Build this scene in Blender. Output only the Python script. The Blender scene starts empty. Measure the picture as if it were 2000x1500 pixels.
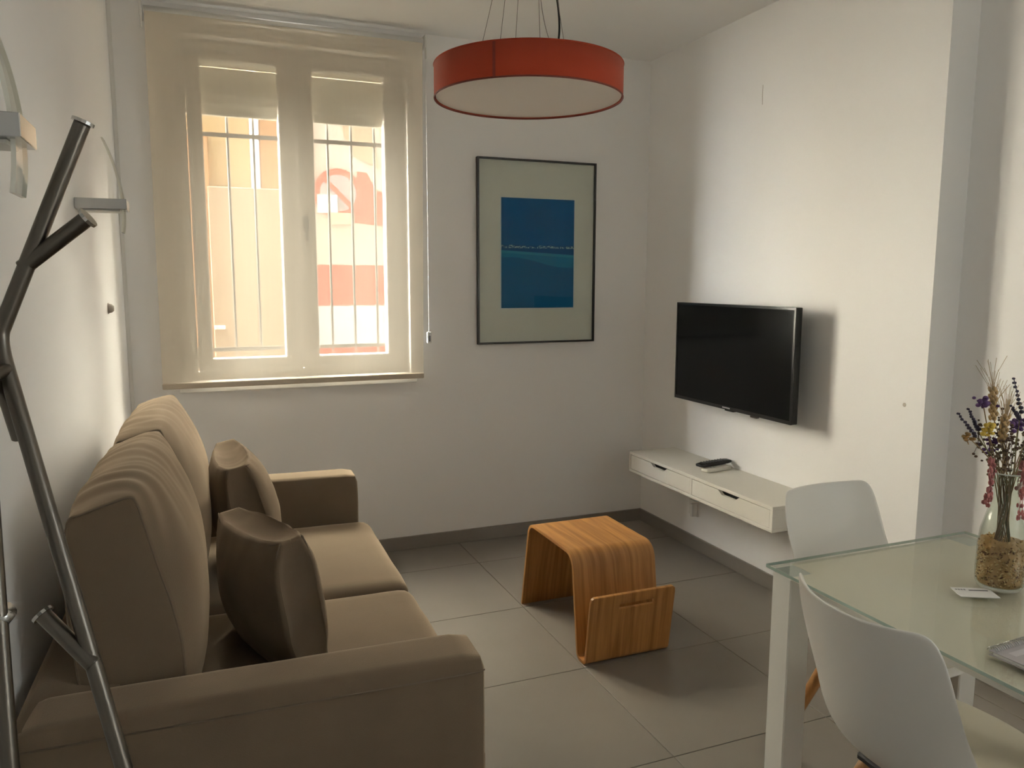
import bpy, bmesh, math, random
from mathutils import Vector, Matrix, noise
random.seed(7)
SC = bpy.context.scene
C = SC.collection
PI = math.pi

# ------------------------------------------------------------------ camera
cam_d = bpy.data.cameras.new('camera'); cam = bpy.data.objects.new('camera', cam_d); C.objects.link(cam)
FPX, YAW, PITCH, ROLL = 1532.16, 0.3820, 0.1310, 0.0017
fw = Vector((math.sin(YAW)*math.cos(PITCH), math.cos(YAW)*math.cos(PITCH), -math.sin(PITCH)))
rt = Vector((math.cos(YAW), -math.sin(YAW), 0)); up = rt.cross(fw)
rt2 = rt*math.cos(ROLL)+up*math.sin(ROLL); up2 = up*math.cos(ROLL)-rt*math.sin(ROLL)
m = Matrix((rt2, up2, -fw)).transposed().to_4x4(); m.translation = Vector((-2.4696, -4.0347, 1.45))
cam.matrix_world = m
cam_d.sensor_width = 36; cam_d.lens = FPX*36/2000; cam_d.clip_start = 0.02
SC.camera = cam

# ------------------------------------------------------------------ sky and exposure
w = bpy.data.worlds.new('sky'); SC.world = w; w.use_nodes = True
bg = w.node_tree.nodes['Background']
bg.inputs[0].default_value = (0.90, 0.95, 1.0, 1); bg.inputs[1].default_value = 2.4
# very wide sun lamp, shaped to stand in for soft daylight through the blind
sun_d = bpy.data.lights.new('sun', 'SUN'); sun_d.energy = 250.0; sun_d.angle = math.radians(124); sun_d.color = (1.0, 0.97, 0.93)
sun = bpy.data.objects.new('sun', sun_d); C.objects.link(sun)
sun.rotation_euler = Vector((0.36, -0.75, -0.52)).to_track_quat('-Z', 'Y').to_euler()
SC.view_settings.view_transform = 'Standard'; SC.view_settings.look = 'None'
SC.view_settings.gamma = 1; SC.view_settings.use_curve_mapping = False
SC.view_settings.exposure = 0.36
cy = SC.cycles
cy.use_denoising = True; cy.max_bounces = 10; cy.diffuse_bounces = 8; cy.glossy_bounces = 3
cy.use_adaptive_sampling = True; cy.adaptive_threshold = 0.025
cy.transmission_bounces = 6; cy.transparent_max_bounces = 24; cy.sample_clamp_indirect = 8
cy.caustics_reflective = False; cy.caustics_refractive = False
# portal: only steers the sampling of the sky through the window, gives no light itself
pl = bpy.data.lights.new('window_portal', 'AREA'); pl.shape = 'RECTANGLE'; pl.size = 1.3; pl.size_y = 1.8
pl.cycles.is_portal = True
po = bpy.data.objects.new('window_portal', pl); C.objects.link(po)
po.location = (-1.965, 0.27, 1.75); po.rotation_euler = (-PI/2, 0, 0)
pl2 = pl.copy(); pl2.size = 1.1; pl2.size_y = 1.3
po2 = bpy.data.objects.new('window_portal', pl2); C.objects.link(po2)
po2.location = (0.42, -4.3, 1.6); po2.rotation_euler = Vector((-1, 0, 0)).to_track_quat('-Z', 'Y').to_euler()

# ------------------------------------------------------------------ materials
MATS = {}
def mat(name, col, rough=0.6, metal=0.0, bump=0.0, bscale=200.0, var=0.0, vscale=6.0, sheen=0.0, coat=0.0, spec=0.5, stretch=None, col2=None):
    if name in MATS: return MATS[name]
    M = bpy.data.materials.new(name); M.use_nodes = True; nt = M.node_tree; b = nt.nodes['Principled BSDF']
    b.inputs['Base Color'].default_value = (*col, 1); b.inputs['Roughness'].default_value = rough
    b.inputs['Metallic'].default_value = metal; b.inputs['Specular IOR Level'].default_value = spec
    if sheen: b.inputs['Sheen Weight'].default_value = sheen; b.inputs['Sheen Roughness'].default_value = 0.45; b.inputs['Sheen Tint'].default_value = (0.74, 0.59, 0.43, 1)
    if coat: b.inputs['Coat Weight'].default_value = coat; b.inputs['Coat Roughness'].default_value = 0.05
    tc = nt.nodes.new('ShaderNodeTexCoord'); mp = nt.nodes.new('ShaderNodeMapping')
    nt.links.new(tc.outputs['Object'], mp.inputs[0])
    if stretch: mp.inputs['Scale'].default_value = stretch
    if var or col2:
        n = nt.nodes.new('ShaderNodeTexNoise'); n.inputs['Scale'].default_value = vscale; n.inputs['Detail'].default_value = 4
        nt.links.new(mp.outputs[0], n.inputs['Vector'])
        r = nt.nodes.new('ShaderNodeValToRGB'); r.color_ramp.elements[0].position = 0.3; r.color_ramp.elements[1].position = 0.7
        c2 = col2 or tuple(min(1, c*(1+var)) for c in col)
        c1 = col if col2 else tuple(c*(1-var) for c in col)
        r.color_ramp.elements[0].color = (*c1, 1); r.color_ramp.elements[1].color = (*c2, 1)
        nt.links.new(n.outputs[0], r.inputs[0]); nt.links.new(r.outputs[0], b.inputs['Base Color'])
    if bump:
        n2 = nt.nodes.new('ShaderNodeTexNoise'); n2.inputs['Scale'].default_value = bscale; n2.inputs['Detail'].default_value = 3
        nt.links.new(mp.outputs[0], n2.inputs['Vector'])
        bp = nt.nodes.new('ShaderNodeBump'); bp.inputs['Strength'].default_value = bump; bp.inputs['Distance'].default_value = 0.002
        nt.links.new(n2.outputs[0], bp.inputs['Height']); nt.links.new(bp.outputs[0], b.inputs['Normal'])
    MATS[name] = M; return M

def glass_mat(name, tint, gloss=1.0, rough=0.02, ior=1.45):
    M = bpy.data.materials.new(name); M.use_nodes = True; nt = M.node_tree; nt.nodes.clear()
    o = nt.nodes.new('ShaderNodeOutputMaterial'); t = nt.nodes.new('ShaderNodeBsdfTransparent'); g = nt.nodes.new('ShaderNodeBsdfGlossy')
    f = nt.nodes.new('ShaderNodeLayerWeight'); mx = nt.nodes.new('ShaderNodeMixShader'); mu = nt.nodes.new('ShaderNodeMath'); mu.operation = 'MULTIPLY'
    pw = nt.nodes.new('ShaderNodeMath'); pw.operation = 'POWER'; pw.inputs[1].default_value = 5.0
    ma = nt.nodes.new('ShaderNodeMath'); ma.operation = 'MULTIPLY_ADD'; ma.inputs[1].default_value = 0.96; ma.inputs[2].default_value = 0.04
    t.inputs[0].default_value = (*tint, 1); g.inputs['Roughness'].default_value = rough
    mu.inputs[1].default_value = gloss
    nt.links.new(f.outputs['Facing'], pw.inputs[0]); nt.links.new(pw.outputs[0], ma.inputs[0]); nt.links.new(ma.outputs[0], mu.inputs[0]); nt.links.new(mu.outputs[0], mx.inputs[0])
    nt.links.new(t.outputs[0], mx.inputs[1]); nt.links.new(g.outputs[0], mx.inputs[2]); nt.links.new(mx.outputs[0], o.inputs[0])
    MATS[name] = M; return M

def blind_mat():
    # open weave screen cloth: gaps (transparent), threads that pass and scatter light
    M = bpy.data.materials.new('screen_cloth'); M.use_nodes = True; nt = M.node_tree; nt.nodes.clear()
    o = nt.nodes.new('ShaderNodeOutputMaterial'); t = nt.nodes.new('ShaderNodeBsdfTransparent')
    tl = nt.nodes.new('ShaderNodeBsdfTranslucent'); d = nt.nodes.new('ShaderNodeBsdfDiffuse')
    t.inputs[0].default_value = (1.0, 0.92, 0.79, 1); tl.inputs[0].default_value = (0.93, 0.84, 0.68, 1); d.inputs[0].default_value = (0.66, 0.60, 0.50, 1)
    a = nt.nodes.new('ShaderNodeMixShader'); b = nt.nodes.new('ShaderNodeMixShader')
    a.inputs[0].default_value = BL_TRANSLUCENT; b.inputs[0].default_value = BL_OPEN
    nt.links.new(d.outputs[0], a.inputs[1]); nt.links.new(tl.outputs[0], a.inputs[2])
    nt.links.new(a.outputs[0], b.inputs[1]); nt.links.new(t.outputs[0], b.inputs[2]); nt.links.new(b.outputs[0], o.inputs[0])
    # fine weave
    ge = nt.nodes.new('ShaderNodeNewGeometry'); mc = nt.nodes.new('ShaderNodeMixRGB')       # street side of the cloth made dark to cut sun bounce onto the sashes
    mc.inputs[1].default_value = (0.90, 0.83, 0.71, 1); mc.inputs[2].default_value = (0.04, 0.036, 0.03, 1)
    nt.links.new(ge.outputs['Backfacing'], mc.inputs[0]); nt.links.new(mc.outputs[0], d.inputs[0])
    tc = nt.nodes.new('ShaderNodeTexCoord'); n = nt.nodes.new('ShaderNodeTexNoise'); n.inputs['Scale'].default_value = 9
    mp = nt.nodes.new('ShaderNodeMapping'); mp.inputs['Scale'].default_value = (6, 6, 0.6)
    nt.links.new(tc.outputs['Object'], mp.inputs[0]); nt.links.new(mp.outputs[0], n.inputs['Vector'])
    rr = nt.nodes.new('ShaderNodeMapRange'); rr.inputs['To Min'].default_value = BL_OPEN-0.015; rr.inputs['To Max'].default_value = BL_OPEN+0.015
    nt.links.new(n.outputs[0], rr.inputs['Value']); nt.links.new(rr.outputs[0], b.inputs[0])
    return M
BL_OPEN, BL_TRANSLUCENT = 0.40, 0.030

WALL = mat('white_plaster', (0.945, 0.937, 0.925), 0.75, bump=0.08, bscale=60, var=0.012, vscale=1.2)
CEIL = mat('ceiling_paint', (0.93, 0.92, 0.90), 0.85)
TILE = mat('grey_porcelain', (0.225, 0.200, 0.172), 0.33, var=0.05, vscale=3.5, bump=0.02, bscale=300)
GROUT = mat('grout', (0.20, 0.18, 0.155), 0.9)
BASEB = mat('baseboard_porcelain', (0.24, 0.215, 0.188), 0.4, var=0.04, vscale=5)
WHITE = mat('white_pvc', (0.80, 0.79, 0.76), 0.35)
LACQ = mat('white_lacquer', (0.79, 0.76, 0.69), 0.38)
LACQE = mat('white_lacquer_metal', (0.88, 0.86, 0.80), 0.3)
DARKGAP = mat('dark_inside', (0.03, 0.027, 0.024), 0.8)
SUEDE = mat('taupe_suede', (0.140, 0.102, 0.066), 0.9, var=0.10, vscale=5, bump=0.25, bscale=420, sheen=1.0, spec=0.15)
PILLOW = mat('taupe_pillow_cloth', (0.150, 0.108, 0.070), 0.9, var=0.10, vscale=9, bump=0.25, bscale=420, sheen=0.5, spec=0.15)
SEAM = mat('seam_thread', (0.15, 0.11, 0.075), 0.95)
FOOT = mat('dark_plastic_foot', (0.03, 0.03, 0.03), 0.5)
CHROME = mat('brushed_nickel', (0.55, 0.55, 0.54), 0.22, metal=1.0)
GUNM = mat('gunmetal_tube', (0.15, 0.135, 0.115), 0.30, metal=1.0)
BLACK = mat('black_plastic', (0.010, 0.010, 0.010), 0.4, spec=0.3)
SCREEN = mat('tv_screen', (0.004, 0.004, 0.0045), 0.12, spec=0.16)
FRAMEB = mat('black_frame', (0.015, 0.014, 0.013), 0.4)
MATBOARD = mat('mat_board', (0.76, 0.765, 0.70), 0.8, spec=0.1)
SHADE = mat('terracotta_shade_cloth', (0.30, 0.036, 0.013), 0.8, bump=0.15, bscale=500, sheen=0.15, spec=0.2)
SHADE_IN = mat('shade_rim', (0.13, 0.018, 0.008), 0.7)
DIFFUSER = mat('white_diffuser', (0.86, 0.78, 0.71), 0.5)
CHAIRW = mat('white_plastic_shell', (0.86, 0.84, 0.79), 0.32)
PAD = mat('white_seat_pad', (0.72, 0.69, 0.58), 0.5)
PAPER = mat('white_paper', (0.80, 0.79, 0.76), 0.7)
INK = mat('black_ink', (0.03, 0.03, 0.03), 0.7)
GREYCOV = mat('grey_cover', (0.44, 0.41, 0.42), 0.35)
GLASS = glass_mat('clear_glass', (0.96, 0.98, 0.97))
CARAFE = glass_mat('carafe_glass', (0.90, 0.92, 0.89), 1.0, 0.03)
PICGLASS = glass_mat('picture_glass', (0.97, 0.98, 0.97), 0.3, 0.02)
TOPGLASS = glass_mat('table_glass', (0.97, 0.975, 0.94), 1.0, 0.03)
EDGEGLASS = mat('glass_edge', (0.42, 0.52, 0.46), 0.08, spec=0.6)
SCONCEGLASS = glass_mat('sconce_glass', (0.97, 0.98, 0.96), 0.6, 0.06)
BLIND = blind_mat()

def wood_mat(name, c1, c2, scale):
    M = bpy.data.materials.new(name); M.use_nodes = True; nt = M.node_tree; b = nt.nodes['Principled BSDF']
    uv = nt.nodes.new('ShaderNodeUVMap'); mp = nt.nodes.new('ShaderNodeMapping'); mp.inputs['Scale'].default_value = scale
    n = nt.nodes.new('ShaderNodeTexNoise'); n.inputs['Scale'].default_value = 1; n.inputs['Detail'].default_value = 6; n.inputs['Distortion'].default_value = 1.2
    n2 = nt.nodes.new('ShaderNodeTexNoise'); n2.inputs['Scale'].default_value = 6; n2.inputs['Detail'].default_value = 4
    r = nt.nodes.new('ShaderNodeValToRGB'); e = r.color_ramp.elements
    e[0].position = 0.32; e[0].color = (*c1, 1); e[1].position = 0.62; e[1].color = (*c2, 1)
    mx = nt.nodes.new('ShaderNodeMixRGB'); mx.blend_type = 'MULTIPLY'; mx.inputs[0].default_value = 0.35
    nt.links.new(uv.outputs[0], mp.inputs[0]); nt.links.new(mp.outputs[0], n.inputs['Vector']); nt.links.new(mp.outputs[0], n2.inputs['Vector'])
    nt.links.new(n.outputs[0], r.inputs[0]); nt.links.new(r.outputs[0], mx.inputs[1]); nt.links.new(n2.outputs[0], mx.inputs[2])
    nt.links.new(mx.outputs[0], b.inputs['Base Color']); b.inputs['Roughness'].default_value = 0.42
    MATS[name] = M; return M
WOOD = wood_mat('ash_veneer', (0.34, 0.140, 0.032), (0.56, 0.27, 0.078), (30, 1.5, 1))
BEECH = mat('beech_leg', (0.38, 0.18, 0.055), 0.45, var=0.15, vscale=20, stretch=(6, 6, 0.5))

# ------------------------------------------------------------------ helpers
ORI = {}                                    # world origin of each unrotated Empty
def link_mesh(name, bm, m, parent=None, smooth=False, local=False):
    me = bpy.data.meshes.new(name)
    if parent is not None and not local and parent.name in ORI:
        bmesh.ops.translate(bm, verts=bm.verts, vec=-ORI[parent.name])
    bmesh.ops.recalc_face_normals(bm, faces=bm.faces)
    bm.to_mesh(me); bm.free()
    for x in (m if isinstance(m, (list, tuple)) else [m]): me.materials.append(x)
    if smooth:
        for p in me.polygons: p.use_smooth = True
    o = bpy.data.objects.new(name, me); C.objects.link(o)
    if parent is not None: o.parent = parent
    return o
def thing(name, label, cat, loc=(0, 0, 0), group=None, rot=None):
    o = bpy.data.objects.new(name, None); C.objects.link(o); o.location = loc; o.empty_display_size = 0.1
    if rot is not None: o.rotation_euler = rot
    else: ORI[o.name] = Vector(loc)
    if label: o['label'] = label
    if cat: o['category'] = cat
    if group: o['group'] = group
    return o
def tag(o, label, cat, group=None):
    o['label'] = label; o['category'] = cat
    if group: o['group'] = group
    return o
def struct(o, label=None):
    o['kind'] = 'structure'
    if label: o['label'] = label
    return o
def bm_new(): return bmesh.new()
def add_box(bm, x0, x1, y0, y1, z0, z1, bev=0.0, seg=2):
    r = bmesh.ops.create_cube(bm, size=1.0)
    vs = r['verts']
    for v in vs:
        v.co = Vector((x0 if v.co.x < 0 else x1, y0 if v.co.y < 0 else y1, z0 if v.co.z < 0 else z1))
    if bev > 0:
        es = list({e for v in vs for e in v.link_edges})
        bmesh.ops.bevel(bm, geom=es, offset=bev, segments=seg, affect='EDGES', profile=0.5)
    return bm
def box(name, x0, x1, y0, y1, z0, z1, m, parent=None, bev=0.0, seg=2, local=False, smooth=False):
    return link_mesh(name, add_box(bm_new(), x0, x1, y0, y1, z0, z1, bev, seg), m, parent, smooth, local)
def smooth_path(pts, it=2):
    pts = [Vector(p) for p in pts]
    for _ in range(it):
        q = [pts[0]]
        for a, b in zip(pts, pts[1:]):
            q.append(a*0.75+b*0.25); q.append(a*0.25+b*0.75)
        q.append(pts[-1]); pts = q
    return pts
def add_tube(bm, pts, r, seg=12, caps=True, closed=False):
    pts = [Vector(p) for p in pts]; n = len(pts); rings = []
    rad = r if callable(r) else (lambda t: r)
    prev = None
    for i, p in enumerate(pts):
        if closed: t = (pts[(i+1) % n]-pts[i-1]).normalized()
        else: t = ((pts[min(i+1, n-1)]-pts[max(i-1, 0)])).normalized()
        if prev is None:
            a = Vector((0, 0, 1)) if abs(t.z) < 0.9 else Vector((1, 0, 0))
            u = t.cross(a).normalized()
        else:
            u = (prev-t*prev.dot(t)).normalized()
        prev = u; v = t.cross(u); R = rad(i/max(1, n-1))
        rings.append([bm.verts.new(p+(u*math.cos(2*PI*k/seg)+v*math.sin(2*PI*k/seg))*R) for k in range(seg)])
    last = n if closed else n-1
    for i in range(last):
        A = rings[i]; B = rings[(i+1) % n]
        for k in range(seg): bm.faces.new((A[k], A[(k+1) % seg], B[(k+1) % seg], B[k]))
    if caps and not closed:
        bm.faces.new(rings[0][::-1]); bm.faces.new(rings[-1])
    return bm
def tube(name, pts, r, m, parent=None, seg=12, local=False, closed=False, smooth=True):
    return link_mesh(name, add_tube(bm_new(), pts, r, seg, True, closed), m, parent, smooth, local)
def add_lathe(bm, prof, cx, cy, seg=40, cap0=False, cap1=False):
    rings = [[bm.verts.new((cx+r*math.cos(2*PI*k/seg), cy+r*math.sin(2*PI*k/seg), z)) for k in range(seg)] for r, z in prof]
    for A, B in zip(rings, rings[1:]):
        for k in range(seg): bm.faces.new((A[k], A[(k+1) % seg], B[(k+1) % seg], B[k]))
    if cap0: bm.faces.new(rings[0][::-1])
    if cap1: bm.faces.new(rings[-1])
    return bm
def add_prism(bm, poly, axis, a, b):
    """poly: list of 2-D points in the two other axes (cyclic order), extruded along axis from a to b"""
    def P(p, t):
        return {0: (t, p[0], p[1]), 1: (p[0], t, p[1]), 2: (p[0], p[1], t)}[axis]
    A = [bm.verts.new(P(p, a)) for p in poly]; B = [bm.verts.new(P(p, b)) for p in poly]
    n = len(poly); bm.faces.new(A[::-1]); bm.faces.new(B)
    for k in range(n): bm.faces.new((A[k], A[(k+1) % n], B[(k+1) % n], B[k]))
    return bm
def add_ball(bm, c, r, u=8, v=6, sc=(1, 1, 1)):
    q = bmesh.ops.create_uvsphere(bm, u_segments=u, v_segments=v, radius=r)
    for vv in q['verts']: vv.co = Vector((vv.co.x*sc[0], vv.co.y*sc[1], vv.co.z*sc[2]))+Vector(c)
    return bm
def soft_box(sx, sy, sz, r=0.04, bulge=(0, 0, 0), n=16, wr=0.0, wfreq=(6, 6, 6), seed=0, pinch=0.0):
    """cushion block centred at the origin; half sizes sx, sy, sz"""
    bm = bm_new(); bmesh.ops.create_cube(bm, size=2.0)
    bmesh.ops.subdivide_edges(bm, edges=bm.edges[:], cuts=n-1, use_grid_fill=True)
    s = Vector((sx, sy, sz)); core = Vector((sx-r, sy-r, sz-r))
    for v in bm.verts:
        p = v.co.copy()
        w = Vector((math.sin(p.x*PI/2)*sx if False else p.x*sx, p.y*sy, p.z*sz))
        q = Vector(tuple(max(-core[i], min(core[i], w[i])) for i in range(3)))
        off = w-q
        pos = q+off.normalized()*r if off.length > 1e-9 else w
        for i in range(3):
            j, k = (i+1) % 3, (i+2) % 3
            pos[i] += (p[i])*bulge[i]*(1-p[j]**2)*(1-p[k]**2)
        if pinch:
            e = sum(1 for i in range(3) if abs(p[i]) > 0.8)
            pos *= 1+pinch*((abs(p.y)*abs(p.z))**4)
        if wr:
            nn = noise.noise(Vector((pos.x*wfreq[0]+seed, pos.y*wfreq[1]-seed, pos.z*wfreq[2]+3*seed)))
            nn += 0.5*noise.noise(Vector((pos.x*wfreq[0]*2.3+seed, pos.y*wfreq[1]*2.3, pos.z*wfreq[2]*2.3)))
            pos += pos.normalized()*nn*wr
        v.co = pos
    return bm
def xform(bm, M): bmesh.ops.transform(bm, matrix=M, verts=bm.verts); return bm

# ================================================================== SETTING
LW0, LWS = -2.7726, 0.024            # left wall: x = LW0 + LWS*y (slightly out of square)
def lw(y): return LW0+LWS*y
H = 2.687; REAR = -5.0; RX = 0.135; YC = -1.957      # ceiling, rear wall, recess plane, end of the chimney breast
WX0, WX1, WZ0, WZ1 = -2.505, -1.425, 0.965, 2.565    # window opening
# floor with single tiles
fl = struct(box('floor', -3.08, RX+0.1, REAR, 0.0, -0.06, -0.004, GROUT))
tx = [-2.9704, -2.3704, -1.7704, -1.1704, -0.5704, 0.0296, 0.6296]
ty = [0.2586-0.6*k for k in range(0, 13)]
for i in range(len(tx)-1):
    for j in range(len(ty)-1):
        x0, x1 = max(tx[i]+0.0015, -2.93), min(tx[i+1]-0.0015, RX+0.06); y1, y0 = min(ty[j]-0.0015, 0.0), max(ty[j+1]+0.0015, REAR)
        if x1-x0 < 0.03 or y1-y0 < 0.03: continue
        o = box('tile', x0, x1, y0, y1, -0.004, 0.0, TILE, None, 0.0008, 1)
        o.parent = fl
# back wall around the window
bm = bm_new()
XA, XB, ZT = -3.1, 0.4, 3.0
add_box(bm, XA, WX0, 0, 0.24, -0.06, ZT); add_box(bm, WX1, XB, 0, 0.24, -0.3, ZT)
add_box(bm, WX0, WX1, 0, 0.24, -0.3, WZ0); add_box(bm, WX0, WX1, 0, 0.24, WZ1, ZT)
for f in bm.faces:
    if f.calc_center_median().y > 0.235: f.material_index = 1        # unseen street side, made dark to cut sun bounce onto the house opposite
struct(link_mesh('wall_back', bm, [WALL, mat('dark_bounce_stop', (0.05, 0.04, 0.032), 0.9)]))
bm = bm_new(); add_prism(bm, [(lw(0), 0), (lw(REAR), REAR), (lw(REAR)-0.15, REAR), (lw(0)-0.15, 0)], 2, 0, H)
struct(link_mesh('wall_left', bm, WALL))
# right wall: chimney breast, then the recess beside the dining table
# with an unseen second window added behind the camera as fill light
RY0, RY1, RZ0, RZ1 = -4.85, -3.75, 0.95, 2.25
bm = bm_new(); add_prism(bm, [(0, 0), (0.4, 0), (0.4, YC), (0, YC)], 2, 0, H)
add_box(bm, RX, 0.4, RY1, YC, 0, H); add_box(bm, RX, 0.4, REAR, RY0, 0, H)
add_box(bm, RX, 0.4, RY0, RY1, 0, RZ0); add_box(bm, RX, 0.4, RY0, RY1, RZ1, H)
struct(link_mesh('wall_right', bm, WALL))
rx = RX+0.14
w2 = thing('added_fill_window', None, None, (rx, (RY0+RY1)/2, RZ0)); w2['kind'] = 'structure'
bm = bm_new(); q = 0.05; ym = (RY0+RY1)/2
for a, b, c, d in ((RY0, RY0+q, RZ0, RZ1), (RY1-q, RY1, RZ0, RZ1), (RY0+q, RY1-q, RZ0, RZ0+q), (RY0+q, RY1-q, RZ1-q, RZ1), (ym-0.025, ym+0.025, RZ0+q, RZ1-q)): add_box(bm, rx-0.03, rx+0.03, a, b, c, d)
link_mesh('window_frame', bm, WHITE, w2)
for a, b in ((RY0+q, ym-0.025), (ym+0.025, RY1-q)): box('pane', rx-0.003, rx+0.003, a, b, RZ0+q, RZ1-q, GLASS, w2)
struct(box('wall_rear', -3.15, 0.4, REAR-0.15, REAR, 0, H, WALL))
struct(box('ceiling', -3.15, 0.4, REAR-0.15, 0.0, H, H+0.12, CEIL))
# baseboards with a pale sealant line on top
BH = 0.072
struct(box('baseboard_back', lw(0), 0, -0.012, 0, 0, BH, BASEB, None, 0.0015, 1))
struct(box('baseboard_right', -0.012, 0, YC, -0.012, 0, BH, BASEB, None, 0.0015, 1))
struct(box('baseboard_recess', RX-0.012, RX, REAR, YC, 0, BH, BASEB, None, 0.0015, 1))
bm = bm_new(); add_prism(bm, [(lw(-0.012), -0.012), (lw(REAR), REAR), (lw(REAR)+0.012, REAR), (lw(-0.012)+0.012, -0.012)], 2, 0, BH)
struct(link_mesh('baseboard_left', bm, BASEB))
# small marks on the chimney breast: a scratch and a plugged hole
bm = bm_new(); add_prism(bm, [(-0.978, 2.345), (-0.9765, 2.30), (-0.980, 2.256), (-0.9815, 2.257), (-0.979, 2.302), (-0.9795, 2.345)], 0, -0.0008, 0.0)
struct(link_mesh('trim_1', bm, mat('scratch', (0.42, 0.36, 0.30), 0.8)))
bm = bm_new(); add_ball(bm, (0, -1.868, 0.987), 0.008, 10, 6, (0.25, 1, 1))
struct(link_mesh('trim_2', bm, mat('filler', (0.60, 0.55, 0.49), 0.8)))
# white strip in the far left corner
bm = bm_new(); add_prism(bm, [(lw(0), 0), (lw(0), -0.022), (lw(0)+0.004, -0.022), (lw(0)+0.016, -0.002), (lw(0)+0.016, 0)], 2, BH, H)
struct(link_mesh('trim_3', bm, WHITE))

# ---- window with two sashes
win = thing('window_1', None, None, ((WX0+WX1)/2, 0.1, WZ0)); win['kind'] = 'structure'
FY0, FY1 = 0.085, 0.15
bm = bm_new(); t = 0.035
add_box(bm, WX0, WX0+t, FY0, FY1, WZ0, WZ1); add_box(bm, WX1-t, WX1, FY0, FY1, WZ0, WZ1)
add_box(bm, WX0+t, WX1-t, FY0, FY1, WZ0, WZ0+t); add_box(bm, WX0+t, WX1-t, FY0, FY1, WZ1-t, WZ1)
link_mesh('window_frame', bm, WHITE, win)
MX = -1.968
for a, b, gx0, gx1 in ((WX0+t+0.003, MX-0.002, -2.400, -2.052), (MX+0.002, WX1-t-0.003, -1.886, -1.530)):
    z0, z1, gz0, gz1 = WZ0+t+0.003, WZ1-t-0.003, 1.067, 2.478
    bm = bm_new(); y0, y1 = 0.07, 0.135
    add_box(bm, a, gx0, y0, y1, z0, z1, 0.004, 1); add_box(bm, gx1, b, y0, y1, z0, z1, 0.004, 1)
    add_box(bm, gx0, gx1, y0, y1, z0, gz0, 0.004, 1); add_box(bm, gx0, gx1, y0, y1, gz1, z1, 0.004, 1)
    sash = link_mesh('sash', bm, WHITE, win)
    p = box('pane', gx0, gx1, 0.108, 0.112, gz0, gz1, GLASS, win); p.parent = sash; p.location = (0, 0, 0)
hb = bm_new(); add_box(hb, -1.948, -1.926, 0.060, 0.071, 1.70, 1.77, 0.004); add_box(hb, -1.944, -1.930, 0.030, 0.062, 1.742, 1.757, 0.004)
add_box(hb, -1.946, -1.928, 0.028, 0.042, 1.645, 1.76, 0.005)
link_mesh('window_handle', hb, mat('dark_handle', (0.02, 0.018, 0.016), 0.4), win)
for z in (1.02, 2.42):
    tube('hinge', [(WX0+0.03, 0.062, z), (WX0+0.03, 0.062, z+0.09)], 0.008, WHITE, win, 10)
struct(box('window_sill', -2.560, -1.405, -0.05, 0.085, 0.919, 0.952, mat('white_sill', (0.84, 0.83, 0.80), 0.3), None, 0.004))

# ---- roller shutter hanging outside the panes, partly lowered
sh = thing('roller_shutter', 'cream slatted roller shutter half lowered outside the window behind the blind', 'shutter', (-1.965, 0.19, 2.26))
SHM = mat('cream_shutter', (0.90, 0.86, 0.76), 0.5)
z = 2.262
k = 0
while z < 2.54:
    g = 0.0035 if k == 4 else 0.0
    bm = bm_new(); add_prism(bm, [(0.182, z), (0.190, z), (0.196, z+0.012), (0.196, z+0.030), (0.190, z+0.042-g), (0.182, z+0.042-g), (0.185, z+0.021)], 0, WX0+0.012, WX1-0.012)
    link_mesh('slat', bm, SHM, sh); z += 0.042; k += 1
box('end_rail', WX0+0.012, WX1-0.012, 0.180, 0.198, 2.244, 2.2618, SHM, sh, 0.003, 1)
for xx in (WX0+0.001, WX1-0.017):
    box('guide', xx, xx+0.016, 0.174, 0.204, WZ0, WZ1, SHM, sh)

# ---- iron grille in front of the window
gr = thing('window_grille', 'slim painted iron bars fixed outside the window', 'grille', (-1.92, 0.222, WZ0))
IRON = mat('painted_iron', (0.035, 0.03, 0.025), 0.7)
for k in range(9):
    x = -2.406+0.1222*k
    if WX0 < x < WX1: tube('bar', [(x, 0.222, WZ0), (x, 0.222, WZ1)], 0.0065, IRON, gr, 8)
for z in (1.10, 2.162): box('cross_bar', WX0, WX1, 0.2185, 0.2255, z-0.010, z+0.010, IRON, gr)

# ================================================================== STREET OUTSIDE
struct(box('pavement', -9, 6, 0.24, 9, -0.5, -0.3, mat('street_paving', (0.06, 0.055, 0.05), 0.8, var=0.1, vscale=2)))
bld = thing('neighbour_house', 'sunny yellow house front across the street, seen through the blind', 'building', (-1.8, 2.6, -0.3))
YEL = mat('yellow_render', (0.55, 0.40, 0.21), 0.85, var=0.04, vscale=3)
ORA = mat('orange_render', (0.56, 0.31, 0.15), 0.85, var=0.04, vscale=3)
box('facade', -3.0, -0.3, 2.6, 4.6, -0.3, 3.25, YEL, bld)
box('pilaster', -1.945, -1.62, 2.54, 2.6, -0.3, 3.25, ORA, bld)
box('pilaster', -2.62, -2.33, 2.54, 2.6, -0.3, 2.55, ORA, bld)
tube('downpipe', [(-1.985, 2.55, -0.3), (-1.985, 2.55, 3.25)], 0.035, mat('pipe_paint', (0.62, 0.60, 0.66), 0.5), bld, 12)
for z in (1.9, 2.9): box('pipe_clip', -2.025, -1.945, 2.53, 2.6, z, z+0.03, mat('clip', (0.35, 0.33, 0.32), 0.5), bld)
gt = thing('street_gate', 'peach double gate with a bright slit down the middle across the street', 'gate', (-2.1, 2.5, -0.3))
PEACH = mat('peach_paint', (0.46, 0.34, 0.23), 0.7, var=0.04, vscale=4)
box('gate_leaf', -2.345, -2.012, 2.46, 2.50, -0.28, 2.155, PEACH, gt, 0.004, 1)
box('gate_leaf', -1.992, -1.66, 2.46, 2.50, -0.28, 2.155, PEACH, gt, 0.004, 1)
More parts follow.
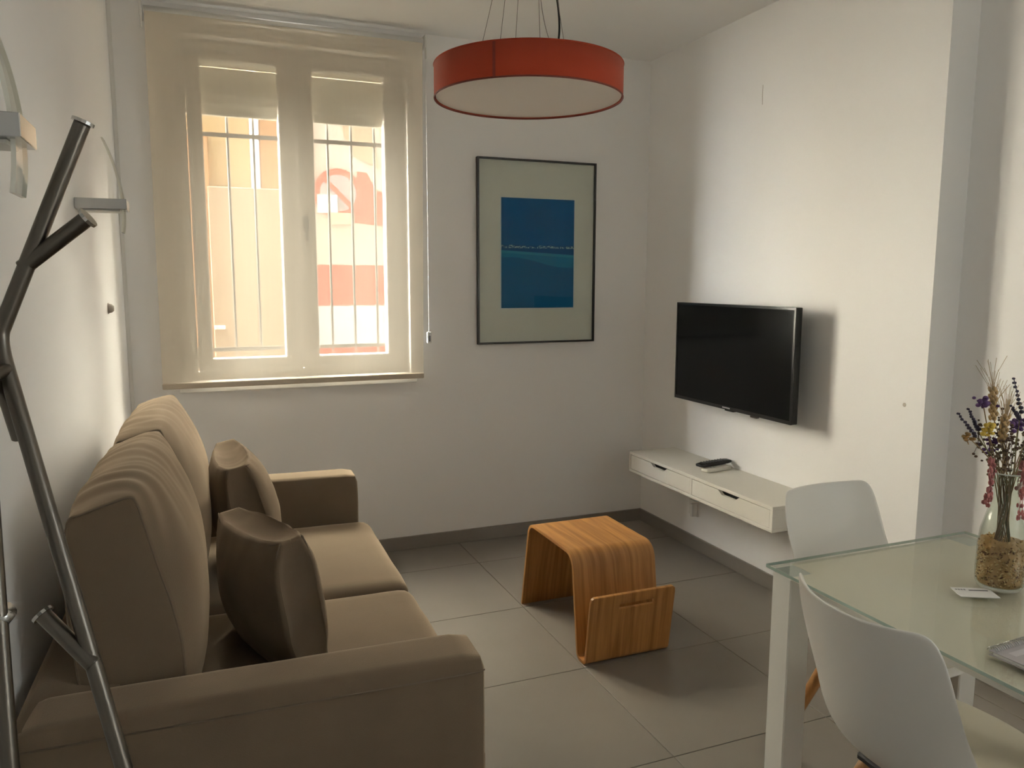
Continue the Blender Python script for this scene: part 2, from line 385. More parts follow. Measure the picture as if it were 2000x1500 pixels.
box('gate_gap_strip', -2.012, -1.992, 2.485, 2.498, -0.28, 2.155, mat('painted_gap_light', (0.85, 0.75, 0.60), 0.7), gt)  # pale colour painted in for the brightness seen through the gap
box('latch_plate', -2.34, -2.26, 2.45, 2.462, 1.07, 1.10, mat('latch_white', (0.95, 0.94, 0.9), 0.4), gt, 0.003, 1)
gd = thing('garage_door', 'white garage door with broad red bands across the street', 'garage door', (-1.1, 2.56, -0.3))
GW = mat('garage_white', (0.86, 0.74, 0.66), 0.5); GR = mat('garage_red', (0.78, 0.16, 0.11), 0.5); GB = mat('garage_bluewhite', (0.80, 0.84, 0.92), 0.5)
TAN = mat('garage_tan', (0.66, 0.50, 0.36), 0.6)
box('door_leaf', -1.60, -0.34, 2.52, 2.58, -0.28, 3.2, GW, gd)
box('red_band', -1.60, -0.34, 2.512, 2.52, 1.25, 1.575, GR, gd)
box('red_band', -1.60, -0.34, 2.512, 2.52, 0.55, 0.915, GR, gd)
box('pale_band', -1.60, -0.34, 2.512, 2.52, 0.925, 1.24, GB, gd)
bm = bm_new(); add_prism(bm, [(-1.23, 1.92), (-0.34, 1.83), (-0.34, 2.05), (-0.9, 2.12), (-1.06, 2.20), (-1.12, 2.32), (-1.2, 2.33)], 1, 2.512, 2.52)
link_mesh('red_swoosh', bm, GR, gd)
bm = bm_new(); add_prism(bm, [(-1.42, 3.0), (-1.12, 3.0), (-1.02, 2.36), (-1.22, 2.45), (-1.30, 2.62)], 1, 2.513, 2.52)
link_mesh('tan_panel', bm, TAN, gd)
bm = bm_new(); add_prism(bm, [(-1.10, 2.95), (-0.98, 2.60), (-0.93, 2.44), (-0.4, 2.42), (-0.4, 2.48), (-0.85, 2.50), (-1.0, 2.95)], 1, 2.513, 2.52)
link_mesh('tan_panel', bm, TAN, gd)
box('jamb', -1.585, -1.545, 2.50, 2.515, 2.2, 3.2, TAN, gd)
ns = thing('no_parking_sign', 'round red ringed no-parking sign with stickers on the garage door', 'sign', (-1.36, 2.47, 2.14))
cx, cz, R0 = -1.362, 2.145, 0.195
def disc(bm, r, y0, y1, n=40):
    return add_prism(bm, [(cx+r*math.cos(2*PI*k/n), cz+r*math.sin(2*PI*k/n)) for k in range(n)], 1, y0, y1)
link_mesh('ring', disc(bm_new(), R0, 2.480, 2.49), GR, ns)
link_mesh('face', disc(bm_new(), R0*0.74, 2.474, 2.480), mat('sign_blue', (0.46, 0.42, 0.44), 0.5), ns)
bm = bm_new(); s2 = 0.7071
add_prism(bm, [(cx-0.13, cz+0.105), (cx-0.105, cz+0.13), (cx+0.13, cz-0.105), (cx+0.105, cz-0.13)], 1, 2.470, 2.474)
link_mesh('slash', bm, GR, ns)
box('sticker', cx-0.17, cx-0.01, 2.466, 2.470, cz-0.16, cz-0.015, mat('sticker_white', (0.90, 0.88, 0.88), 0.4), ns)
box('sticker', cx-0.07, cx+0.09, 2.460, 2.470, cz-0.245, cz-0.155, mat('sticker_cream', (0.74, 0.62, 0.46), 0.5), ns)

# ================================================================== ROLLER BLIND
BY = -0.078
bl = thing('roller_blind', 'sheer beige roller blind pulled down over the window', 'blind', (-1.99, BY, 0.96))
tube('roller_tube', [(-2.622, BY+0.018, 2.628), (-1.358, BY+0.018, 2.628)], 0.020, mat('white_tube', (0.80, 0.80, 0.78), 0.35, metal=0.3), bl, 20)
bm = bm_new(); nx, nz = 24, 40
vs = {}
for j in range(nz+1):
    tz = j/nz; z = 0.972+(2.628-0.972)*tz
    x0 = -2.629+0.010*tz; x1 = -1.379+0.016*tz
    for i in range(nx+1):
        u = i/nx
        y = BY+0.0025*math.sin(u*7+tz*1.5)*(1-tz)-0.003*(1-tz)*u
        vs[i, j] = bm.verts.new((x0+(x1-x0)*u, y, z))
for j in range(nz):
    for i in range(nx): bm.faces.new((vs[i, j], vs[i+1, j], vs[i+1, j+1], vs[i, j+1]))
cloth = link_mesh('cloth', bm, BLIND, bl, True)
if cloth.data.polygons[0].normal.y > 0: cloth.data.flip_normals()
hem = mat('hem_cloth', (0.50, 0.43, 0.34), 0.85)
bm = bm_new(); add_box(bm, -2.630, -1.378, BY-0.010, BY+0.004, 0.944, 0.972, 0.005, 2)
link_mesh('bottom_bar', bm, hem, bl, False)
for xx in (-2.640, -1.352):
    bm = bm_new(); add_box(bm, xx, xx+0.012, BY-0.004, 0.0, 2.595, 2.662, 0.003, 1)
    br = link_mesh('bracket', bm, WHITE, bl)
    bm = bm_new(); add_box(bm, xx+0.002, xx+0.010, BY-0.008, BY+0.012, 2.545, 2.60, 0.003, 1)
    s = link_mesh('chain_guide', bm, mat('clear_plastic', (0.70, 0.69, 0.66), 0.3), bl)
bm = bm_new(); z = 1.17
while z < 2.60:
    add_ball(bm, (-1.346, BY+0.003, z), 0.0022, 6, 4); z += 0.009
add_tube(bm, [(-1.346, BY+0.003, 1.16), (-1.346, BY+0.003, 2.60)], 0.0009, 5)
link_mesh('bead_chain', bm, mat('white_chain', (0.80, 0.79, 0.76), 0.4), bl)
bm = bm_new(); add_box(bm, -1.358, -1.334, BY-0.008, BY+0.010, 1.125, 1.185, 0.005, 2)
cl = link_mesh('chain_weight', bm, WHITE, bl)
box('slot', -1.351, -1.341, BY-0.0095, BY-0.0075, 1.135, 1.165, mat('slot_grey', (0.25, 0.25, 0.25), 0.5), bl)

# ================================================================== PICTURE
pic = thing('framed_print', 'black framed blue seascape print with wide pale mat on far wall', 'picture', (-0.703, 0, 1.105))
px0, px1, pz0, pz1 = -1.057, -0.350, 1.105, 2.100
fr = 0.010
bm = bm_new()
add_box(bm, px0, px0+fr, -0.026, 0, pz0, pz1, 0.001, 1); add_box(bm, px1-fr, px1, -0.026, 0, pz0, pz1, 0.001, 1)
add_box(bm, px0+fr, px1-fr, -0.026, 0, pz0, pz0+fr, 0.001, 1); add_box(bm, px0+fr, px1-fr, -0.026, 0, pz1-fr, pz1, 0.001, 1)
link_mesh('frame', bm, FRAMEB, pic)
box('mat_board', px0+fr, px1-fr, -0.012, -0.002, pz0+fr, pz1-fr, MATBOARD, pic)
box('print_margin', -0.925, -0.478, -0.0135, -0.012, 1.296, 1.897, mat('print_edge', (0.72, 0.76, 0.78), 0.7), pic)
def print_mat():
    M = bpy.data.materials.new('sea_print'); M.use_nodes = True; nt = M.node_tree; b = nt.nodes['Principled BSDF']; b.inputs['Roughness'].default_value = 0.6; b.inputs['Specular IOR Level'].default_value = 0.08
    tc = nt.nodes.new('ShaderNodeTexCoord'); sp = nt.nodes.new('ShaderNodeSeparateXYZ'); nt.links.new(tc.outputs['Object'], sp.inputs[0])
    def mth(op, a, b_=None, c=None):
        n = nt.nodes.new('ShaderNodeMath'); n.operation = op
        for i, v in enumerate((a, b_, c)):
            if v is None: continue
            if isinstance(v, (int, float)): n.inputs[i].default_value = v
            else: nt.links.new(v, n.inputs[i])
        return n.outputs[0]
    # local coords: x -0.2185..0.2185 , z 0..0.594
    x = sp.outputs[0]; z = sp.outputs[2]
    def mix(base, col, fac):
        n = nt.nodes.new('ShaderNodeMixRGB'); nt.links.new(fac, n.inputs[0])
        if isinstance(base, tuple): n.inputs[1].default_value = (*base, 1)
        else: nt.links.new(base, n.inputs[1])
        if isinstance(col, tuple): n.inputs[2].default_value = (*col, 1)
        else: nt.links.new(col, n.inputs[2])
        return n.outputs[0]
    sky = (0.005, 0.085, 0.235); sea = (0.008, 0.095, 0.225); lite = (0.030, 0.210, 0.330); teal = (0.012, 0.150, 0.285); dark = (0.004, 0.062, 0.185)
    c = mix(sky, dark, mth('LESS_THAN', z, 0.342))
    zl = mth('MULTIPLY_ADD', x, -0.05, 0.303)                      # pale strip
    c = mix(c, lite, mth('LESS_THAN', z, zl))
    zt = mth('MULTIPLY_ADD', x, -0.055, 0.288)
    c = mix(c, teal, mth('LESS_THAN', z, zt))
    s = nt.nodes.new('ShaderNodeMapRange'); s.interpolation_type = 'SMOOTHSTEP'; s.inputs['From Min'].default_value = -0.16; s.inputs['From Max'].default_value = 0.17
    s.inputs['To Min'].default_value = 0.276; s.inputs['To Max'].default_value = 0.222; nt.links.new(x, s.inputs['Value'])
    c = mix(c, sea, mth('LESS_THAN', z, s.outputs[0]))
    # town lights along the horizon
    n = nt.nodes.new('ShaderNodeTexNoise'); n.inputs['Scale'].default_value = 130; nt.links.new(tc.outputs['Object'], n.inputs['Vector'])
    n3 = nt.nodes.new('ShaderNodeTexNoise'); n3.inputs['Scale'].default_value = 22; n3.noise_dimensions = '1D'; nt.links.new(x, n3.inputs['W'])
    top = mth('MULTIPLY_ADD', n3.outputs[0], 0.034, 0.320)
    band = mth('MULTIPLY', mth('GREATER_THAN', z, 0.326), mth('LESS_THAN', z, top))
    c = mix(c, (0.30, 0.42, 0.44), mth('MULTIPLY', band, mth('GREATER_THAN', n.outputs[0], 0.50)))
    nt.links.new(c, b.inputs['Base Color']); return M
pr = link_mesh('print', add_box(bm_new(), -0.2185, 0.2185, -0.0015, 0, 0, 0.594), print_mat(), pic, local=True)
pr.location = Vector((-0.700, -0.0135, 1.3005))-ORI[pic.name]
box('picture_glass', px0+fr, px1-fr, -0.0195, -0.018, pz0+fr, pz1-fr, PICGLASS, pic)

# ================================================================== PENDANT LAMP
LX, LY = -1.436, -1.60
la = thing('pendant_lamp', 'wide terracotta red drum pendant lamp with white underside', 'lamp', (LX, LY, 2.02))
LR, LZ0, LZ1 = 0.305, 2.032, 2.133
bm = bm_new(); add_lathe(bm, [(LR, LZ0), (LR, LZ1), (LR-0.003, LZ1), (LR-0.003, LZ0), (LR, LZ0)], LX, LY, 96)
link_mesh('drum_shade', bm, SHADE, la, True)
for zz in (LZ0, LZ1):
    tube('rim', [(LX+(LR-0.001)*math.cos(2*PI*k/96), LY+(LR-0.001)*math.sin(2*PI*k/96), zz) for k in range(96)], 0.0028, SHADE_IN if zz == LZ0 else SHADE, la, 6, closed=True)
a0 = math.radians(228)
box('shade_seam', -0.004, 0.004, -0.0015, 0.0, LZ0-2.02+0.002, LZ1-2.02-0.002, mat('seam_red', (0.17, 0.02, 0.008), 0.8), la, local=True)
o = la.children[-1]; o.location = (LR*math.cos(a0), LR*math.sin(a0), 0); o.rotation_euler = (0, 0, a0+PI/2)
bm = bm_new(); add_lathe(bm, [(0.0005, LZ0+0.004), (LR-0.006, LZ0+0.004), (LR-0.006, LZ0+0.008), (0.0005, LZ0+0.008)], LX, LY, 64)
link_mesh('diffuser', bm, DIFFUSER, la, False)
for k in range(3):
    a = k*2*PI/3+0.4
    tube('spoke', [(LX, LY, LZ1-0.02), (LX+(LR-0.004)*math.cos(a), LY+(LR-0.004)*math.sin(a), LZ1-0.02)], 0.003, CHROME, la, 6)
STEEL = mat('steel_cable', (0.22, 0.20, 0.18), 0.5, metal=0.6)
bm = bm_new(); add_lathe(bm, [(0.0005, H-0.028), (0.055, H-0.028), (0.06, H-0.02), (0.06, H)], LX, LY, 32)
link_mesh('ceiling_rose', bm, WHITE, la, True)
for (ax, ay), (bx_, by_) in (((-1.595, -1.535), (-1.470, -1.58)), ((-1.566, -1.66), (-1.475, -1.60)), ((-1.43, -1.45), (-1.436, -1.56)), ((-1.40, -1.62), (-1.415, -1.60)), ((-1.305, -1.63), (-1.40, -1.61))):
    tube('suspension_cable', [(ax, ay, LZ1-0.02), (bx_, by_, H-0.025)], 0.0009, STEEL, la, 6)
tube('slack_wire', smooth_path([(-1.335, -1.60, LZ1-0.02), (-1.355, -1.60, 2.20), (-1.39, -1.60, 2.30), (-1.405, -1.60, 2.45), (-1.43, -1.60, H-0.025)], 3), 0.0010, STEEL, la, 6)
tube('power_cord', smooth_path([(-1.375, -1.60, LZ1-0.02), (-1.350, -1.605, 2.17), (-1.328, -1.61, 2.24), (-1.34, -1.61, 2.36), (-1.38, -1.605, 2.52), (-1.42, -1.60, H-0.025)], 3), 0.0035, BLACK, la, 8)

# ================================================================== TELEVISION
tv = thing('television', 'flat black television mounted on the white chimney breast', 'television', (-0.12, -0.96, 0.83))
ty0, ty1, tz0, tz1 = -1.402, -0.516, 0.836, 1.339
box('casing', -0.118, -0.085, ty0, ty1, tz0, tz1, BLACK, tv, 0.003, 1)
bm = bm_new(); bz = 0.011
add_box(bm, -0.122, -0.116, ty0, ty0+bz, tz0, tz1); add_box(bm, -0.122, -0.116, ty1-bz, ty1, tz0, tz1)
add_box(bm, -0.122, -0.116, ty0+bz, ty1-bz, tz1-bz, tz1); add_box(bm, -0.122, -0.116, ty0+bz, ty1-bz, tz0, tz0+0.017)
link_mesh('bezel', bm, mat('gloss_black', (0.010, 0.010, 0.010), 0.2), tv)
box('screen', -0.1195, -0.116, ty0+bz, ty1-bz, tz0+0.017, tz1-bz, SCREEN, tv)
box('back_bulge', -0.085, -0.05, ty0+0.12, ty1-0.12, tz0+0.05, tz1-0.14, BLACK, tv, 0.01, 2)
bm = bm_new(); add_box(bm, -0.052, 0.0, -1.02, -0.90, 0.98, 1.20, 0.003, 1); link_mesh('wall_bracket', bm, BLACK, tv)
bm = bm_new()
for k in range(7): add_box(bm, -0.1226, -0.122, -0.985+k*0.0085, -0.985+k*0.0085+0.0055, tz0+0.0055, tz0+0.0115)
link_mesh('maker_lettering', bm, mat('silver_print', (0.45, 0.45, 0.45), 0.4), tv)
box('sensor_tab', -0.118, -0.098, -1.005, -0.94, tz0-0.007, tz0+0.001, BLACK, tv, 0.002, 1)
box('cable_plug', -0.112, -0.092, -1.165, -1.12, tz0-0.012, tz0+0.001, mat('brown_plug', (0.05, 0.035, 0.03), 0.5), tv, 0.003, 1)

# ================================================================== WALL SHELF WITH DRAWERS
sf = thing('drawer_shelf', 'long white wall shelf with two drawers under the television', 'shelf', (-0.145, -0.927, 0.405))
sx, sy0, sy1, sz0, sz1 = -0.290, -1.510, -0.346, 0.409, 0.521
bm = bm_new(); pt = 0.016
add_box(bm, sx, 0, sy0, sy1, sz1-pt, sz1, 0.0015, 1); add_box(bm, sx, 0, sy0, sy1, sz0, sz0+pt, 0.0015, 1)
for y in (sy0, (sy0+sy1)/2-pt/2, sy1-pt): add_box(bm, sx, 0, y, y+pt, sz0+pt, sz1-pt)
add_box(bm, -0.012, 0, sy0+pt, sy1-pt, sz0+pt, sz1-pt)
link_mesh('carcass', bm, LACQ, sf)
ym = (sy0+sy1)/2
for a, b in ((sy0+pt, ym-pt/2), (ym+pt/2, sy1-pt)):
    g = 0.0025; a += g; b -= g; zc0, zc1 = sz0+pt+g, sz1-pt-g; c = (a+b)/2; hw = 0.075
    poly = [(a, zc0), (b, zc0), (b, zc1), (c+hw, zc1), (c+hw-0.028, zc1-0.018), (c-hw+0.028, zc1-0.018), (c-hw, zc1), (a, zc1)]
    bm = bm_new(); add_prism(bm, poly, 0, sx+0.001, sx+0.017)
    d = link_mesh('drawer', bm, LACQ, sf)
    bx = box('drawer_inside', sx+0.03, -0.02, a+0.004, b-0.004, zc0+0.003, zc1-0.012, DARKGAP, sf); bx.parent = d
# things on the shelf
rc = thing('remote_control', 'long black television remote lying on the white handset on the shelf', 'remote', (-0.13, -0.90, 0.5225), rot=(0, 0, 0))
def remote(root, L, Wd, T, m, z0, buttons, bcol):
    bm = soft_box(Wd/2, L/2, T/2, min(T*0.45, 0.008), (0, 0, 0.002), 8); bmesh.ops.translate(bm, verts=bm.verts, vec=(0, 0, z0+T/2))
    link_mesh('body', bm, m, root, True, True)
    for r_, c_, s_ in buttons:
        box('button', c_-s_, c_+s_, r_-s_*0.7, r_+s_*0.7, z0+T+0.0005, z0+T+0.003, bcol, root, 0.0006, 1, True)
RB = [(-0.07+0.018*i, -0.013+0.013*j, 0.0042) for i in range(8) for j in range(3)]
remote(rc, 0.20, 0.046, 0.018, BLACK, 0.024, RB, mat('grey_button', (0.10, 0.10, 0.11), 0.5))
rw = thing('air_conditioner_remote', 'white remote handset lying under the black remote on the shelf', 'remote', (-0.14, -0.915, 0.5215), rot=(0, 0, 0))
remote(rw, 0.165, 0.05, 0.021, LACQ, 0.0, [(-0.05+0.02*i, -0.012+0.024*j, 0.006) for i in range(2) for j in range(2)], mat('pale_button', (0.6, 0.6, 0.58), 0.5))
rc.rotation_euler = (0.02, 0, math.radians(-84)); rc.location = (-0.118, -0.872, 0.5215)
rw.rotation_euler = (0, 0, math.radians(-80)); rw.location = (-0.118, -0.893, 0.5212)
# socket below the shelf
so = thing('wall_socket', 'white double wall socket low on the wall under the shelf', 'socket', (-0.01, -0.55, 0.20))
box('plate', -0.010, 0, -0.600, -0.518, 0.185, 0.268, WHITE, so, 0.003)
bm = bm_new(); add_box(bm, -0.045, -0.010, -0.596, -0.578, 0.19, 0.262, 0.003, 1); link_mesh('plug', bm, WHITE, so)
for z in (0.222, 0.240):
    bm = bm_new(); add_ball(bm, (-0.0105, -0.548, z), 0.004, 8, 6, (0.4, 1, 1)); link_mesh('pin_hole', bm, DARKGAP, so)

# ================================================================== BENTWOOD SIDE TABLE
st = thing('bentwood_table', 'bent ash plywood side table with magazine pocket and handle slot', 'side table', (-0.98, -1.2, 0))
def arc_path(pts, rads, seg=7):
    pts = [Vector(p) for p in pts]; out = [pts[0]]
    for i in range(1, len(pts)-1):
        a, b, c = pts[i-1], pts[i], pts[i+1]; r = rads[i-1]
        d1 = (a-b).normalized(); d2 = (c-b).normalized(); ang = d1.angle(d2); t = r/math.tan(ang/2)
        p1 = b+d1*t; p2 = b+d2*t; cc = b+(d1+d2).normalized()*(r/math.sin(ang/2))
        v1 = p1-cc; v2 = p2-cc; A = v1.angle(v2)
        for k in range(seg+1):
            f = k/seg
            v = (v1*math.sin((1-f)*A)+v2*math.sin(f*A))/math.sin(A); out.append(cc+v)
    out.append(pts[-1]); return out
X0, X1 = -1.163, -0.797
prof = arc_path([(0, -0.902, 0.0), (0, -0.985, 0.397), (0, -1.408, 0.397), (0, -1.462, 0.006), (0, -1.527, 0.006), (0, -1.568, 0.283)], [0.055, 0.062, 0.022, 0.024])
# resample the last straight piece so that the handle slot lines up with cell borders
last = prof[-1]; prev = prof[-2]; ins = []
for z in (0.06, 0.12, 0.18, 0.222, 0.243, 0.262, 0.276):
    f = (z-prev.z)/(last.z-prev.z); ins.append(prev.lerp(last, f))
prof = prof[:-1]+ins+[last]
xs = [X0, X0+0.004, X0+0.012, X0+0.05, -1.04, -1.028, -0.99, -0.945, -0.90, -0.888, X1-0.05, X1-0.012, X1-0.004, X1]
bm = bm_new(); uvl = bm.loops.layers.uv.new('UVMap'); grid = []; s = 0; ss = []
for i, p in enumerate(prof):
    if i: s += (p-prof[i-1]).length
    ss.append(s)
    row = []
    for j, x in enumerate(xs):
        q = Vector((x, p.y, p.z))
        if i >= len(prof)-3:      # rounded panel corners
            if j == 0: q.x += (0, 0.003, 0.012)[i-len(prof)+3]
            if j == len(xs)-1: q.x -= (0, 0.003, 0.012)[i-len(prof)+3]
            if j == 1 and i == len(prof)-1: q.x += 0.009
            if j == len(xs)-2 and i == len(prof)-1: q.x -= 0.009
        row.append(bm.verts.new(q))
    grid.append(row)
L_ = len(prof)
for i in range(L_-1):
    zmid = (prof[i].z+prof[i+1].z)/2
    for j in range(len(xs)-1):
        xm = (xs[j]+xs[j+1])/2
        if i > L_-8 and 0.222 < zmid < 0.243 and -1.04 < xm < -0.888: continue
        f = bm.faces.new((grid[i][j], grid[i][j+1], grid[i+1][j+1], grid[i+1][j]))
        for l, (a, b) in zip(f.loops, ((i, j), (i, j+1), (i+1, j+1), (i+1, j))): l[uvl].uv = (xs[b], ss[a])
o = link_mesh('bent_panel', bm, WOOD, st, True)
sd = o.modifiers.new('thickness', 'SOLIDIFY'); sd.thickness = 0.013; sd.offset = 0
bv = o.modifiers.new('soft_edge', 'BEVEL'); bv.width = 0.0025; bv.segments = 2; bv.limit_method = 'ANGLE'; bv.angle_limit = math.radians(50)
for y in (-1.485, -1.51):
    pass
for x in (X0+0.03, X1-0.03):
    box('floor_glide', x-0.012, x+0.012, -1.512, -1.478, 0.0, 0.003, FOOT, st)

# ================================================================== SOFA  (local: x depth from the wall, y along its length)
ST = math.atan(0.05/1.82)
sofa = thing('sofa', 'taupe suede two-seat sofa with block arms along the left wall', 'sofa', (-2.815, -2.53, 0), rot=(0, 0, -ST))
SL, SD, AT, AH = 1.82, 0.885, 0.15, 0.66
def sofa_part(name, bm, m=SUEDE, smooth=True, parent=None):
    o = link_mesh(name, bm, m, parent or sofa, smooth, True); return o
def block(x0, x1, y0, y1, z0, z1, r=0.02, bul=(0, 0, 0), n=10, wr=0.0, wf=(5, 5, 5), seed=0):
    bm = soft_box((x1-x0)/2, (y1-y0)/2, (z1-z0)/2, r, bul, n, wr, wf, seed)
    bmesh.ops.translate(bm, verts=bm.verts, vec=((x0+x1)/2, (y0+y1)/2, (z0+z1)/2)); return bm
sofa_part('base_frame', block(0.02, SD-0.05, AT-0.01, SL-AT+0.01, 0.04, 0.29, 0.012))
sofa_part('back_frame', block(0.0, 0.17, 0.02, SL-0.02, 0.04, AH-0.002, 0.012))
for y0 in (0, SL-AT):
    arm = sofa_part('arm', block(0.0, SD, y0, y0+AT, 0.035, AH, 0.028, (0.004, 0.003, 0.004), 18, 0.0015, (7, 7, 7), y0))
    yo = y0 if y0 == 0 else y0+AT
    sg = -1 if y0 == 0 else 1
    sofa_part('seam', add_tube(bm_new(), [(0.02, yo+sg*0.0008, AH-0.032), (SD-0.02, yo+sg*0.0008, AH-0.032), (SD-0.004, yo-sg*0.006, AH-0.032)], 0.0016, 6), SEAM, True, arm)
for y in (0.07, SL-0.07):
    for x in (0.06, SD-0.08): sofa_part('foot', add_box(bm_new(), x-0.025, x+0.025, y-0.025, y+0.025, 0.0, 0.036, 0.003, 1), FOOT, False)
sofa_part('pull_tab', add_box(bm_new(), SD-0.004, SD+0.010, 0.045, 0.05, 0.36, 0.41, 0.002, 1), SEAM, False)
ys = [(AT+0.003, SL/2-0.003), (SL/2+0.003, SL-AT-0.003)]
for k, (a, b) in enumerate(ys):
    c = sofa_part('seat_cushion', block(0.17, 0.928, a, b, 0.29, 0.472, 0.045, (0.006, 0.002, 0.014), 30, 0.0035, (5, 5, 5), 3+k))
    fr_ = 0.928-0.004
    sofa_part('front_seam', add_tube(bm_new(), [(fr_-0.004, a+0.03, 0.315), (fr_-0.004, b-0.03, 0.315)], 0.0016, 6), SEAM, True, c)
def back_cushion(y0, y1, k):
    # outline of the cushion in depth/height, counter-clockwise, with a ridge on top
    P = [(0.10, 0.50), (0.19, 0.468), (0.255, 0.49), (0.283, 0.58), (0.284, 0.70), (0.268, 0.80), (0.247, 0.88), (0.224, 0.98), (0.214, 1.018), (0.203, 1.030), (0.170, 1.022), (0.115, 1.004), (0.090, 0.99), (0.080, 0.90), (0.078, 0.80), (0.088, 0.68), (0.095, 0.58)]
    PM = [(0.09, 0.50), (0.19, 0.46), (0.27, 0.48), (0.318, 0.57), (0.328, 0.70), (0.322, 0.82), (0.297, 0.915), (0.262, 0.985), (0.237, 1.020), (0.205, 1.040), (0.165, 1.040), (0.115, 1.020), (0.078, 0.985), (0.060, 0.90), (0.058, 0.80), (0.07, 0.68), (0.085, 0.58)]
    n = len(P)
    def curve(P):
        out = []
        for i in range(n):                       # Catmull-Rom through the outline
            a, b, c, d = (Vector(P[(i+t) % n]) for t in (-1, 0, 1, 2))
            for q in range(5):
                t = q/5
                out.append(0.5*((2*b)+(c-a)*t+(2*a-5*b+4*c-d)*t*t+(3*b-a-3*c+d)*t**3))
        return out
    Q, QM = curve(P), curve(PM)
    cen = Vector((0.185, 0.74)); ny = 70; rings = []; bm = bm_new()
    for j in range(ny+1):
        u = -1+2*j/ny; y = (y0+y1)/2+u*(y1-y0)/2
        bul = 1-abs(u)**3.2
        ring = []
        for i, q in enumerate(Q):
            v = (q.lerp(QM[i], bul)-cen)*(1.0-0.015*abs(u)**14)
            hi = max(0.0, min(1.0, (q.y-0.84)/0.12))
            wv = noise.noise(Vector((q.x*5+k*5, y*24+q.x*14+1.2*noise.noise(Vector((q.x*9, y*5, k))), q.y*4)))*0.0055*hi
            wv += noise.noise(Vector((q.x*7, y*7+k, q.y*7)))*0.0045
            v += v.normalized()*wv*min(1.0, (1-abs(u))*8)
            ring.append(bm.verts.new((cen.x+v.x, y, cen.y+v.y)))
        rings.append(ring)
    N = len(Q)
    for A, B in zip(rings, rings[1:]):
        for i in range(N): bm.faces.new((A[i], A[(i+1) % N], B[(i+1) % N], B[i]))
    for ring, sg in ((rings[0], -1), (rings[-1], 1)):        # bulging end faces
        prev = ring
        for f, bl_ in ((0.94, 0.004), (0.8, 0.010), (0.6, 0.016), (0.35, 0.020), (0.12, 0.021)):
            cur = [bm.verts.new((cen.x+(v.co.x-cen.x)*f, v.co.y+sg*bl_, cen.y+(v.co.z-cen.y)*f)) for v in ring]
            for i in range(N): bm.faces.new((prev[i], prev[(i+1) % N], cur[(i+1) % N], cur[i]))
            prev = cur
        bm.faces.new(prev)
    ends = [[v.co.copy() for v in rings[0]], [v.co.copy() for v in rings[-1]]]
    o = sofa_part('back_cushion', bm)
    for e in ends: sofa_part('piping', add_tube(bm_new(), e, 0.0018, 6, closed=True), SEAM, True, o)
    return o
back_cushion(AT+0.02, SL/2-0.012, 0)
back_cushion(SL/2+0.012, SL-AT-0.02, 1)

# throw pillows with a boxed edge
def throw_pillow(label, cen, yaw, lean, w, h, th, seed, roll=0.0):
    root = thing('throw_pillow', label, 'pillow', cen, rot=(0, 0, 0), group='taupe throw pillows on the sofa')
    M = Matrix.Rotation(yaw, 4, 'Z') @ Matrix.Rotation(lean, 4, 'Y') @ Matrix.Rotation(roll, 4, 'X')
    root.matrix_world = Matrix.Translation(Vector(cen)) @ M
    bm = soft_box(th/2, w/2, h/2, 0.014, (0.050, -0.030, -0.030), 30, 0.0045, (3, 10, 10), seed, 0.015)
    for v in bm.verts:
        a_, b_ = min(1, abs(v.co.y)/(w/2)), min(1, abs(v.co.z)/(h/2))
        v.co.x *= 1-0.38*(a_*b_)**2.5-0.16*max(a_, b_)**6
        # gathers along the boxed edge
        e_ = max(a_, b_)
        if e_ > 0.75: v.co.x += 0.0016*math.sin((v.co.y*55 if b_ > a_ else v.co.z*55)+seed+2*math.sin(v.co.y*17+v.co.z*13))*(e_-0.75)*4*(1 if v.co.x > 0 else -1)
    link_mesh('cover', bm, PILLOW, root, True, True)
    for sx_ in (-1, 1):
        pts = []; hw, hh = w/2-0.003, h/2-0.003; n = 14
        def rim_x(y, z):
            a_, b_ = min(1, abs(y)/(w/2)), min(1, abs(z)/(h/2)); return sx_*(th/2-0.002)*(1-0.38*(a_*b_)**2.5-0.16*max(a_, b_)**6)
        def dip(t): return 0.030*(1-(2*t-1)**2)*0.92
        for k in range(n): y, z = -hw+2*hw*k/n, -hh+dip(k/n); pts.append((rim_x(y, z), y, z))
        for k in range(n): y, z = hw-dip(k/n), -hh+2*hh*k/n; pts.append((rim_x(y, z), y, z))
        for k in range(n): y, z = hw-2*hw*k/n, hh-dip(k/n); pts.append((rim_x(y, z), y, z))
        for k in range(n): y, z = -hw+dip(k/n), hh-2*hh*k/n; pts.append((rim_x(y, z), y, z))
        tube('piping', pts, 0.0028, SEAM, root, 6, True, True)
    return root
throw_pillow('taupe throw pillow leaning on the far back cushion, nearer the window', (-2.345, -1.235, 0.672), 0.04, -0.20, 0.46, 0.39, 0.125, 1.0)
throw_pillow('taupe throw pillow turned askew on the seat beside the near arm', (-2.325, -1.975, 0.655), 0.30, -0.12, 0.44, 0.35, 0.115, 4.0, -0.07)

